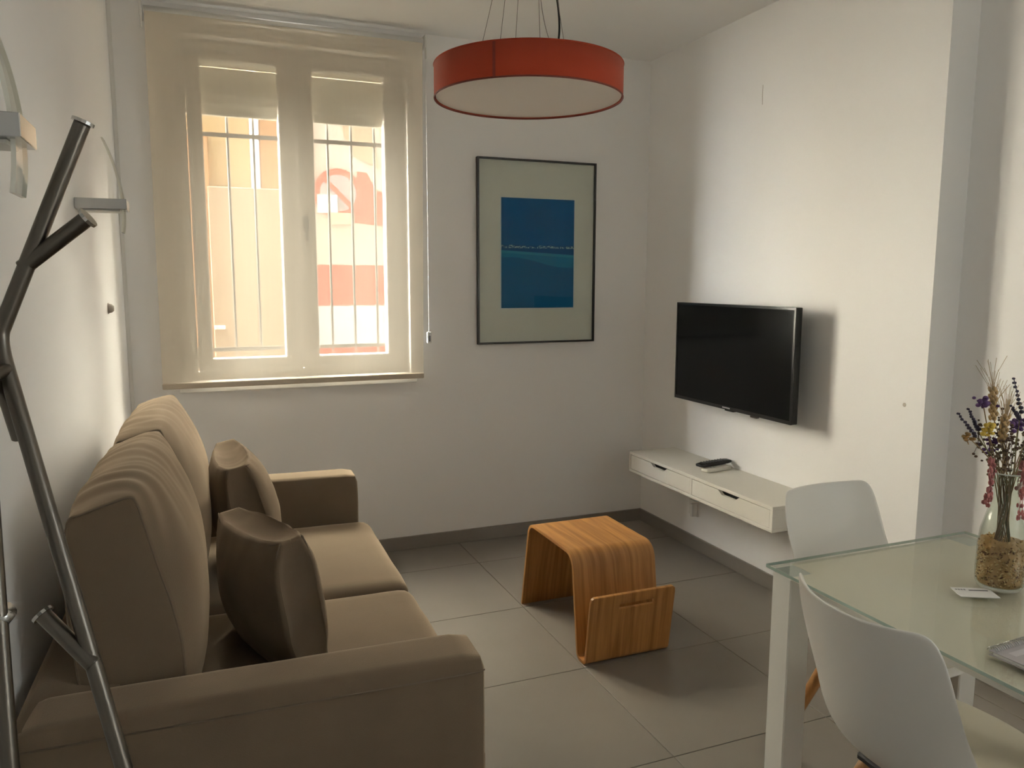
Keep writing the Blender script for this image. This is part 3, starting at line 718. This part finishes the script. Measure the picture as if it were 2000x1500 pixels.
# ================================================================== WALL SCONCES
def sconce(label, yb, z0, fx):
    x = lw(yb+0.06)
    root = thing('wall_sconce', label, 'wall lamp', (x, yb+0.06, z0), group='curved glass wall lamps')
    box('metal_arm', x, fx, yb, yb+0.115, z0-0.016, z0+0.016, CHROME, root, 0.0012, 1)
    box('back_plate', x, x+0.012, yb+0.004, yb+0.111, z0-0.0145, z0+0.0145, CHROME, root, 0.002, 1)
    bm = bm_new(); n = 16; th = 0.006; A = []
    for k in range(n+1):
        z = z0-0.086+0.29*k/n; t = (z-(z0-0.02))
        xx = fx-0.010-0.95*t*t*(1.0 if t > 0 else 1.4)
        A.append([bm.verts.new((xx, yb+0.018, z)), bm.verts.new((xx, yb+0.098, z)), bm.verts.new((xx-th, yb+0.098, z)), bm.verts.new((xx-th, yb+0.018, z))])
    for P_, Q_ in zip(A, A[1:]):
        for k in range(4):
            f = bm.faces.new((P_[k], P_[(k+1) % 4], Q_[(k+1) % 4], Q_[k])); f.material_index = 1 if k in (1, 3) else 0
    f1 = bm.faces.new(A[0]); f2 = bm.faces.new(A[-1]); f1.material_index = f2.material_index = 1
    link_mesh('curved_glass', bm, [SCONCEGLASS, mat('sconce_glass_edge', (0.90, 0.88, 0.78), 0.2)], root, False)
    bm = bm_new(); add_box(bm, x+0.012, fx-0.02, yb+0.02, yb+0.095, z0-0.022, z0-0.016, 0.001, 1); link_mesh('lamp_recess', bm, LACQ, root)
sconce('chrome and curved glass wall sconce next to the window corner', -1.245, 1.686, -2.656)
sconce('chrome and curved glass wall sconce nearest the coat stand', -2.805, 1.652, -2.672)
# little round stop on the left wall
ws = thing('wall_stop', 'small round beige knob stuck on left wall near the blind', 'wall stop', (lw(-0.6), -0.6, 1.34))
bm = bm_new()
prof_ = [(0.0005, 0.022), (0.010, 0.021), (0.016, 0.014), (0.018, 0.005), (0.018, 0.0)]
add_lathe(bm, prof_, 0, 0, 20); xform(bm, Matrix.Rotation(PI/2, 4, 'Y'))
bmesh.ops.translate(bm, verts=bm.verts, vec=(lw(-0.6), -0.6, 1.34))
link_mesh('knob', bm, mat('beige_knob', (0.42, 0.37, 0.31), 0.5), ws, True)
bm = bm_new(); add_lathe(bm, [(0.021, 0.003), (0.021, 0.0)], 0, 0, 20, True, False); xform(bm, Matrix.Rotation(PI/2, 4, 'Y'))
bmesh.ops.translate(bm, verts=bm.verts, vec=(lw(-0.6), -0.6, 1.34)); link_mesh('base_ring', bm, mat('beige_knob', (0, 0, 0)), ws, True)

# ================================================================== COAT STAND
cs = thing('coat_stand', 'tall gunmetal coat stand of bent tubes in front of the sofa arm', 'coat stand', (-2.62, -2.72, 0))
TR = 0.0122
def stand_tube(name, pts, r=TR, cap=True):
    o = tube(name, smooth_path(pts, 3), r, GUNM, cs, 16)
    return o
def end_cap(p, q, par):
    p, q = Vector(p), Vector(q); d = (p-q).normalized()
    o, par = link_mesh('end_cap', add_tube(bm_new(), [p-d*0.001, p+d*0.004], TR*1.35, 16), CHROME, cs, False), par
    o.parent = par; return o
A1, A2, A3, A4 = (-2.617, -2.637, 1.688), (-2.765, -2.632, 1.380), (-2.765, -2.632, 1.340), (-2.446, -2.93, 0.0)
mid = Vector((-2.752, -2.634, 1.36))
u_ = stand_tube('upright', [A1, Vector(A1).lerp(mid, 0.9), mid, mid.lerp(Vector(A4), 0.06), A4]); end_cap(A1, mid, u_)
B0, B1 = (-2.712, -2.633, 1.468), (-2.618, -2.656, 1.543)
u_ = stand_tube('branch', [B0, B1]); end_cap(B1, B0, u_)
D0, D1 = (-2.640, -2.748, 0.868), (-2.708, -2.707, 0.942)
u_ = stand_tube('branch', [D0, D1]); end_cap(D1, D0, u_)
E0, E1 = (-2.742, -2.645, 1.315), (-2.775, -2.70, 1.300)
stand_tube('branch', [E0, E1])
F1 = Vector((-2.755, -2.74, 1.25))
stand_tube('upright', [(-2.79, -2.90, 1.75), (-2.768, -2.80, 1.45), F1, (-2.748, -2.79, 1.0), (-2.735, -2.86, 0.75), (-2.70, -3.0, 0.0)])
stand_tube('upright', [(-2.74, -2.60, 1.20), (-2.752, -2.634, 1.30), (-2.775, -2.70, 1.30), F1])
bm = bm_new(); add_tube(bm, [(-2.752, -2.785, 0.972), (-2.738, -2.795, 0.99)], 0.016, 14); link_mesh('clamp', bm, CHROME, cs, True)
stand_tube('base_bar', [(-2.446, -2.93, 0.012), (-2.70, -3.0, 0.012)]); stand_tube('base_bar', [(-2.446, -2.93, 0.012), (-2.58, -2.62, 0.012)])

# ================================================================== DINING TABLE
dt = thing('dining_table', 'white glass-topped dining table with square metal legs', 'table', (-0.83, -3.1, 0))
TX0, TX1, TY0, TY1, TZ = -1.176, -0.478, -3.72, -2.520, 0.75
bm = bm_new(); add_box(bm, TX0, TX1, TY0, TY1, TZ-0.010, TZ, 0.0015, 1)
for f in bm.faces:
    if abs(f.normal.z) < 0.5: f.material_index = 1
link_mesh('glass_top', bm, [TOPGLASS, EDGEGLASS], dt)
cc = 0.078
poly = [(TX0+cc, TY0+0.004), (TX1-cc, TY0+0.004), (TX1-cc, TY0+cc), (TX1-0.004, TY0+cc), (TX1-0.004, TY1-cc), (TX1-cc, TY1-cc), (TX1-cc, TY1-0.004), (TX0+cc, TY1-0.004), (TX0+cc, TY1-cc), (TX0+0.004, TY1-cc), (TX0+0.004, TY0+cc), (TX0+cc, TY0+cc)]
bm = bm_new(); add_prism(bm, poly, 2, TZ-0.0125, TZ-0.0105)
link_mesh('painted_layer', bm, mat('white_back_paint', (0.92, 0.88, 0.79), 0.5), dt)
for x in (TX0+0.012, TX1-0.012-0.066):
    for y in (TY0+0.012, TY1-0.012-0.066):
        l = box('leg', x, x+0.066, y, y+0.066, 0.004, TZ-0.018, LACQE, dt, 0.003, 1)
        cpl = box('leg_plate', x+0.002, x+0.064, y+0.002, y+0.064, TZ-0.018, TZ-0.0103, mat('pale_leg_plate', (0.66, 0.72, 0.72), 0.25), dt, 0.001, 1); cpl.parent = l
        lf = box('leg_foot', x+0.004, x+0.062, y+0.004, y+0.062, 0.0, 0.004, FOOT, dt); lf.parent = l
for y in (TY1-0.075, TY0+0.045): box('under_rail', TX0+0.09, TX1-0.09, y, y+0.03, TZ-0.045, TZ-0.0126, LACQE, dt)
for x in (TX0+0.045, TX1-0.075): box('under_rail', x, x+0.03, TY0+0.09, TY1-0.09, TZ-0.045, TZ-0.0126, LACQE, dt)

# ================================================================== SHELL CHAIRS  (local: +x is where the sitter looks)
def chair_shell():
    # centre line (depth, height), half width, side lift (seat) / side wrap (back) from front edge to top of back
    S = [(0.245, 0.425, 0.175, 0.006, 0.0), (0.215, 0.440, 0.205, 0.012, 0.0), (0.12, 0.435, 0.228, 0.028, 0.0), (0.02, 0.427, 0.238, 0.045, 0.0),
         (-0.08, 0.425, 0.240, 0.070, 0.01), (-0.155, 0.445, 0.226, 0.085, 0.035), (-0.200, 0.495, 0.210, 0.070, 0.072), (-0.228, 0.565, 0.200, 0.035, 0.088),
         (-0.250, 0.645, 0.200, 0.012, 0.082), (-0.268, 0.725, 0.200, 0.012, 0.070), (-0.280, 0.780, 0.189, 0.014, 0.064), (-0.286, 0.803, 0.176, 0.013, 0.058), (-0.290, 0.812, 0.158, 0.010, 0.050)]
    bm = bm_new(); n = 14; rows = []
    for d, z, hw, lift, wrap in S:
        rows.append([bm.verts.new((d+wrap*abs(u)**2.2, hw*u, z+lift*abs(u)**2.4)) for u in [-1+2*k/n for k in range(n+1)]])
    for A, B in zip(rows, rows[1:]):
        for k in range(n): bm.faces.new((A[k], A[k+1], B[k+1], B[k]))
    return bm
def make_chair(label, loc, rz):
    root = thing('shell_chair', label, 'chair', loc, group='white shell chairs at the dining table', rot=(0, 0, rz))
    o = link_mesh('shell', chair_shell(), CHAIRW, root, True, True)
    s = o.modifiers.new('thickness', 'SOLIDIFY'); s.thickness = 0.007; s.offset = -1
    u = o.modifiers.new('smooth', 'SUBSURF'); u.levels = 2; u.render_levels = 2
    bm = soft_box(0.185, 0.178, 0.016, 0.014, (0, 0, 0.008), 14)
    for v in bm.verts:
        r = math.hypot(v.co.x/0.185, v.co.y/0.178)
        mx = max(abs(v.co.x)/0.185, abs(v.co.y)/0.178, 1e-6)
        f = 1-(1-mx/max(r, 1e-6))*0.8; v.co.x *= f; v.co.y *= f
        v.co.z += 0.03*(v.co.y/0.178)**2*0.6
    bmesh.ops.translate(bm, verts=bm.verts, vec=(0.045, 0, 0.452))
    link_mesh('seat_pad', bm, PAD, root, True, True)
    hub = bm_new(); add_box(hub, -0.10, 0.12, -0.11, 0.11, 0.385, 0.405, 0.006, 1); add_box(hub, -0.03, 0.05, -0.03, 0.03, 0.40, 0.425)
    link_mesh('hub', hub, FOOT, root, False, True)
    for sx_ in (-1, 1):
        for sy_ in (-1, 1):
            p0 = Vector((0.01+0.085*sx_, 0.085*sy_, 0.40)); p1 = Vector((0.01+0.215*sx_, 0.20*sy_, 0.0))
            bm = add_tube(bm_new(), [p0+(p1-p0)*t for t in (0, 0.1, 0.4, 0.7, 1.0)], lambda t: 0.021-0.0075*t if t > 0.08 else 0.019, 14)
            link_mesh('leg', bm, BEECH, root, True, True)
    for sy_ in (-1, 1):
        link_mesh('brace', add_tube(bm_new(), [(-0.10, 0.105*sy_, 0.31), (0.12, 0.105*sy_, 0.31)], 0.004, 8), FOOT, root, True, True)
    return root
make_chair('white shell chair with its back to the camera at the table side', (-1.045, -2.915, 0), math.radians(-2))
make_chair('white shell chair at the far end of the table beside the shelf', (-0.665, -2.43, 0), math.radians(-86))

# ================================================================== THINGS ON THE TABLE
VX, VY, VZ = -0.775, -2.84, TZ+0.0005
va = thing('glass_carafe', 'clear glass carafe half filled with grain holding dried flowers', 'vase', (VX, VY, VZ))
vp = [(0.0005, 0.004), (0.046, 0.004), (0.0495, 0.012), (0.0505, 0.04), (0.0495, 0.10), (0.046, 0.135), (0.037, 0.17), (0.029, 0.20), (0.0265, 0.220), (0.029, 0.242), (0.035, 0.262), (0.0395, 0.270)]
inner = [(r-0.0028 if r > 0.01 else r, z+(0.003 if r < 0.048 and z < 0.02 else 0)) for r, z in vp][::-1]
bm = bm_new(); add_lathe(bm, [(r, VZ+z) for r, z in ([(0.0005, 0.0), (0.044, 0.0)]+vp[1:]+[(0.0395, 0.2715), (0.0372, 0.2715)]+inner[1:])], VX, VY, 40)
link_mesh('glass_body', bm, CARAFE, va, True)
tube('rim', [(VX+0.0386*math.cos(2*PI*k/40), VY+0.0386*math.sin(2*PI*k/40), VZ+0.271) for k in range(40)], 0.0016, mat('rim_glass', (0.55, 0.58, 0.54), 0.1), va, 6, closed=True)
# grain filling
GRN = [mat('grain_gold', (0.50, 0.29, 0.11), 0.7), mat('grain_tan', (0.68, 0.47, 0.23), 0.7), mat('grain_brown', (0.20, 0.085, 0.03), 0.7)]
bm = bm_new(); add_lathe(bm, [(0.0005, VZ+0.009), (0.043, VZ+0.009), (0.0445, VZ+0.02), (0.0445, VZ+0.110), (0.0005, VZ+0.112)], VX, VY, 32)
rg = random.Random(3)
def add_grain(bm, c, d, s):
    n0 = len(bm.faces); q = bmesh.ops.create_icosphere(bm, subdivisions=1, radius=1.0)
    R_ = d.to_track_quat('Z', 'Y').to_matrix()
    for v in q['verts']: v.co = R_ @ Vector((v.co.x*s*0.42, v.co.y*s*0.42, v.co.z*s))+c
    fs = {f for v in q['verts'] for f in v.link_faces}; mi = rg.choice((0, 0, 1, 1, 2))
    for f in fs: f.material_index = mi
for k in range(900):
    a = rg.uniform(0, 2*PI); z = VZ+0.012+rg.random()*0.104
    r = 0.0452 if z < VZ+0.108 else 0.0455*math.sqrt(rg.random())
    r = min(r, 0.0455)
    add_grain(bm, Vector((VX+r*math.cos(a), VY+r*math.sin(a), z)), Vector((rg.uniform(-1, 1), rg.uniform(-1, 1), rg.uniform(-1, 1))).normalized(), rg.uniform(0.0035, 0.0048))
o = link_mesh('grain_filling', bm, GRN, None, True); tag(o, 'golden brown grain filling the lower part of the glass carafe', 'grain'); o['kind'] = 'stuff'
# dried flowers: each stem is its own thing
STRAW = mat('dry_stem', (0.23, 0.15, 0.075), 0.8); GREENST = mat('olive_stem', (0.16, 0.14, 0.06), 0.8)
WHEAT = mat('wheat_ear', (0.42, 0.28, 0.13), 0.8, var=0.2, vscale=60); AWN = mat('wheat_awn', (0.40, 0.30, 0.18), 0.8)
PURP = mat('statice_purple', (0.085, 0.035, 0.13), 0.8, var=0.3, vscale=90); LAV = mat('lavender_dark', (0.045, 0.035, 0.06), 0.85)
YELF = mat('straw_yellow', (0.58, 0.40, 0.06), 0.7); PINK = mat('pink_bloom', (0.36, 0.125, 0.12), 0.8, var=0.2, vscale=80); BUD = mat('bud_brown', (0.22, 0.12, 0.03), 0.8)
fi = [0]
def stem_root(head, name, label, bend=0.0, m=STRAW, r=0.0013, group='dried flowers in the carafe', tip=None):
    fi[0] += 1; a = fi[0]*2.4
    foot = Vector((VX+0.018*math.cos(a), VY+0.018*math.sin(a), VZ+0.10)); head = Vector(head)
    neck = Vector((VX+0.016*math.cos(a+2)+(head.x-VX)*0.12, VY+0.014*math.sin(a+2), VZ+0.235))
    root = thing(name, label, 'dried flower', foot, group=group)
    mid_ = (neck+head)/2+Vector((bend, 0, 0.012))
    tube('stem', smooth_path([foot, neck, mid_, head], 2), r, m, root, 6)
    return root, (head-mid_).normalized(), head
def wheat(head, tip, label, n=9):
    root, d, h = stem_root(head, 'wheat_ear', label, 0.004); tip = Vector(tip); ax = (tip-h); L = ax.length; ax.normalize()
    side = ax.cross(Vector((0, 1, 0))).normalized(); bk = ax.cross(side)
    bm = bm_new()
    for k in range(n):
        for s_ in (-1, 0, 1):
            c = h+ax*(L*k/n)+side*s_*0.0055+bk*(0.004*(1-abs(s_)*2)*(-1)**k)
            q = bmesh.ops.create_icosphere(bm, subdivisions=1, radius=1.0); R_ = (ax+side*s_*0.35).to_track_quat('Z', 'Y').to_matrix()
            for v in q['verts']: v.co = R_ @ Vector((v.co.x*0.0036, v.co.y*0.0036, v.co.z*0.0075))+c
    link_mesh('ear', bm, WHEAT, root, True)
    bm = bm_new()
    for k in range(26):
        s_ = rg.uniform(-0.55, 0.55); b_ = rg.uniform(-0.4, 0.4); p = h+ax*L*rg.uniform(0.1, 1.0)
        add_tube(bm, [p, p+(ax+side*s_*0.7+bk*b_*0.7).normalized()*0.03, p+(ax+side*s_+bk*b_).normalized()*rg.uniform(0.055, 0.085)], 0.0005, 4)
    link_mesh('awns', bm, AWN, root)
def lavender(a, b, label):
    a, b = Vector(a), Vector(b); root, d, h = stem_root(b, 'lavender_sprig', label, 0.0, GREENST, 0.001)
    bm = bm_new(); n = 9
    add_tube(bm, [b, a], 0.001, 5)
    for k in range(n):
        p = b.lerp(a, k/(n-1)); s_ = 0.0052*(1-0.5*k/n)
        for q in range(2): add_ball(bm, p+Vector((rg.uniform(-1, 1), rg.uniform(-1, 1), 0))*0.002, s_, 6, 4, (1, 1, 0.9))
    link_mesh('flower_spike', bm, LAV, root, True)
def cluster(head, label, name, m, n, spread, size, sm=STRAW):
    root, d, h = stem_root(head, name, label, 0.0, sm, 0.0012); bm = bm_new()
    for k in range(n):
        v = Vector((rg.gauss(0, 1)*spread[0], rg.gauss(0, 1)*spread[1], rg.gauss(0, 1)*spread[2]))
        add_ball(bm, h+v, size*rg.uniform(0.6, 1.1), 7, 5, (1, 1, 0.8))
        if k % 3 == 0: add_tube(bm, [h-Vector((0, 0, 0.015)), h+v], 0.0006, 4)
    link_mesh('blossom', bm, m, root, True)
def pink_sprig(a, b, label):
    a, b = Vector(a), Vector(b); root, d, h = stem_root(a, 'pink_sprig', label, -0.006, STRAW, 0.001); bm = bm_new()
    for br in range(4):
        e = b+Vector((rg.uniform(-0.014, 0.014), rg.uniform(-0.012, 0.012), rg.uniform(0, 0.035)))
        mid_ = a.lerp(e, 0.4)+Vector((rg.uniform(-0.014, 0.014), rg.uniform(-0.01, 0.01), 0.01)); pth = smooth_path([a, mid_, e], 2)
        add_tube(bm, pth, 0.0007, 5)
        for k in range(34):
            p = pth[rg.randrange(1, len(pth))]+Vector((rg.uniform(-1, 1), rg.uniform(-1, 1), rg.uniform(-1, 1)))*0.004
            add_ball(bm, p, rg.uniform(0.0024, 0.004), 6, 4, (0.8, 0.8, 1.5))
    link_mesh('drooping_bloom', bm, PINK, root, True)
wheat((-0.838, -2.84, 1.150), (-0.841, -2.835, 1.222), 'tallest bearded wheat ear standing above the carafe')
wheat((-0.818, -2.85, 1.100), (-0.811, -2.85, 1.160), 'shorter bearded wheat ear behind the yellow flower', 8)
wheat((-0.775, -2.82, 1.090), (-0.765, -2.815, 1.15), 'bearded wheat ear in the middle of the bouquet', 8)
lavender((-0.948, -2.84, 1.166), (-0.889, -2.84, 1.112), 'leftmost dark lavender sprig leaning out of the carafe')
lavender((-0.905, -2.83, 1.172), (-0.871, -2.83, 1.125), 'dark lavender sprig just left of the yellow flower')
lavender((-0.783, -2.84, 1.235), (-0.749, -2.84, 1.158), 'tall dark lavender sprig curving at the right of bouquet')
lavender((-0.812, -2.86, 1.178), (-0.781, -2.86, 1.148), 'short dark lavender sprig between wheat and purple blossom')
cluster((-0.876, -2.84, 1.188), 'purple statice cluster at upper left of the bouquet', 'statice_flower', PURP, 26, (0.012, 0.010, 0.006), 0.006)
cluster((-0.758, -2.84, 1.132), 'wide dark purple statice cluster at the right of bouquet', 'statice_flower', PURP, 34, (0.017, 0.012, 0.006), 0.006)
cluster((-0.825, -2.825, 1.085), 'small dark purple statice low in the middle of bouquet', 'statice_flower', PURP, 18, (0.008, 0.008, 0.012), 0.005)
cluster((-0.860, -2.845, 1.126), 'yellow everlasting flower left of centre in bouquet', 'everlasting_flower', YELF, 22, (0.006, 0.006, 0.007), 0.006)
cluster((-0.909, -2.84, 1.110), 'small brown bud at the far left of bouquet', 'dried_bud', BUD, 12, (0.006, 0.005, 0.004), 0.005)
for k, (x, y, z, lb) in enumerate(((-0.80, -2.83, 1.06, 'plain brown stem in centre of bouquet'), (-0.74, -2.85, 1.07, 'plain brown stem at right of bouquet'), (-0.835, -2.85, 1.05, 'plain brown stem left of centre of bouquet'))):
    cluster((x, y, z), lb, 'leafy_stem', mat('dry_leaf', (0.13, 0.09, 0.05), 0.85), 22, (0.010, 0.008, 0.018), 0.0045, GREENST)
for k in range(9):
    a = k*2.1; rr_ = 0.012+0.010*(k % 4)
    cluster((VX-0.015+rr_*1.9*math.cos(a), VY+rr_*math.sin(a), VZ+0.315+0.016*(k % 5)), 'thin brown filler stem with tiny dry leaves in the bouquet', 'filler_stem', mat('dry_leaf_dark', (0.085, 0.05, 0.035), 0.9), 16, (0.007, 0.006, 0.020), 0.0036, STRAW)
pink_sprig((-0.848, -2.85, 1.062), (-0.868, -2.855, 0.955), 'dusty pink sprig drooping on the left side of carafe')
pink_sprig((-0.783, -2.885, 1.035), (-0.797, -2.895, 0.918), 'dusty pink sprig hanging in front of the carafe neck')
pink_sprig((-0.735, -2.84, 1.045), (-0.716, -2.84, 0.955), 'dusty pink sprig drooping on the right side of carafe')
# card and folder
cd = thing('small_card', 'small white card with black print lying beside the carafe', 'card', (-0.862, -2.848, TZ+0.0004), rot=(0, 0, math.radians(-27)))
box('card_sheet', -0.042, 0.042, -0.0275, 0.0275, 0, 0.0012, PAPER, cd, 0, local=True)
box('print_line', -0.008, 0.034, 0.010, 0.014, 0.0012, 0.0014, INK, cd, 0, local=True)
for k in range(4): box('print_mark', -0.036+0.006*k, -0.032+0.006*k, 0.012, 0.018, 0.0012, 0.0014, mat('grey_ink', (0.25, 0.25, 0.24), 0.7), cd, 0, local=True)
nb = thing('spiral_folder', 'grey spiral bound folder lying at the table edge', 'folder', (-1.06, -3.06, TZ+0.0004), rot=(0, 0, math.radians(3)))
box('back_cover', -0.05, 0.16, -0.31, -0.006, 0, 0.0015, GREYCOV, nb, 0, local=True)
box('page_block', -0.046, 0.156, -0.306, -0.012, 0.0015, 0.008, PAPER, nb, 0, local=True)
box('front_cover', -0.05, 0.16, -0.31, -0.006, 0.008, 0.0095, GREYCOV, nb, 0, local=True)
box('cover_stripe', -0.03, 0.14, -0.045, -0.030, 0.0095, 0.0098, mat('cover_pale', (0.58, 0.55, 0.56), 0.4), nb, 0, local=True)
pts = []
for k in range(34*10+1):
    a = 2*PI*k/10; pts.append((-0.048+0.206*k/340, -0.010+0.0085*math.cos(a), 0.0055+0.0085*math.sin(a)+0.003))
tube('wire_spiral', pts, 0.0008, CHROME, nb, 5, True)
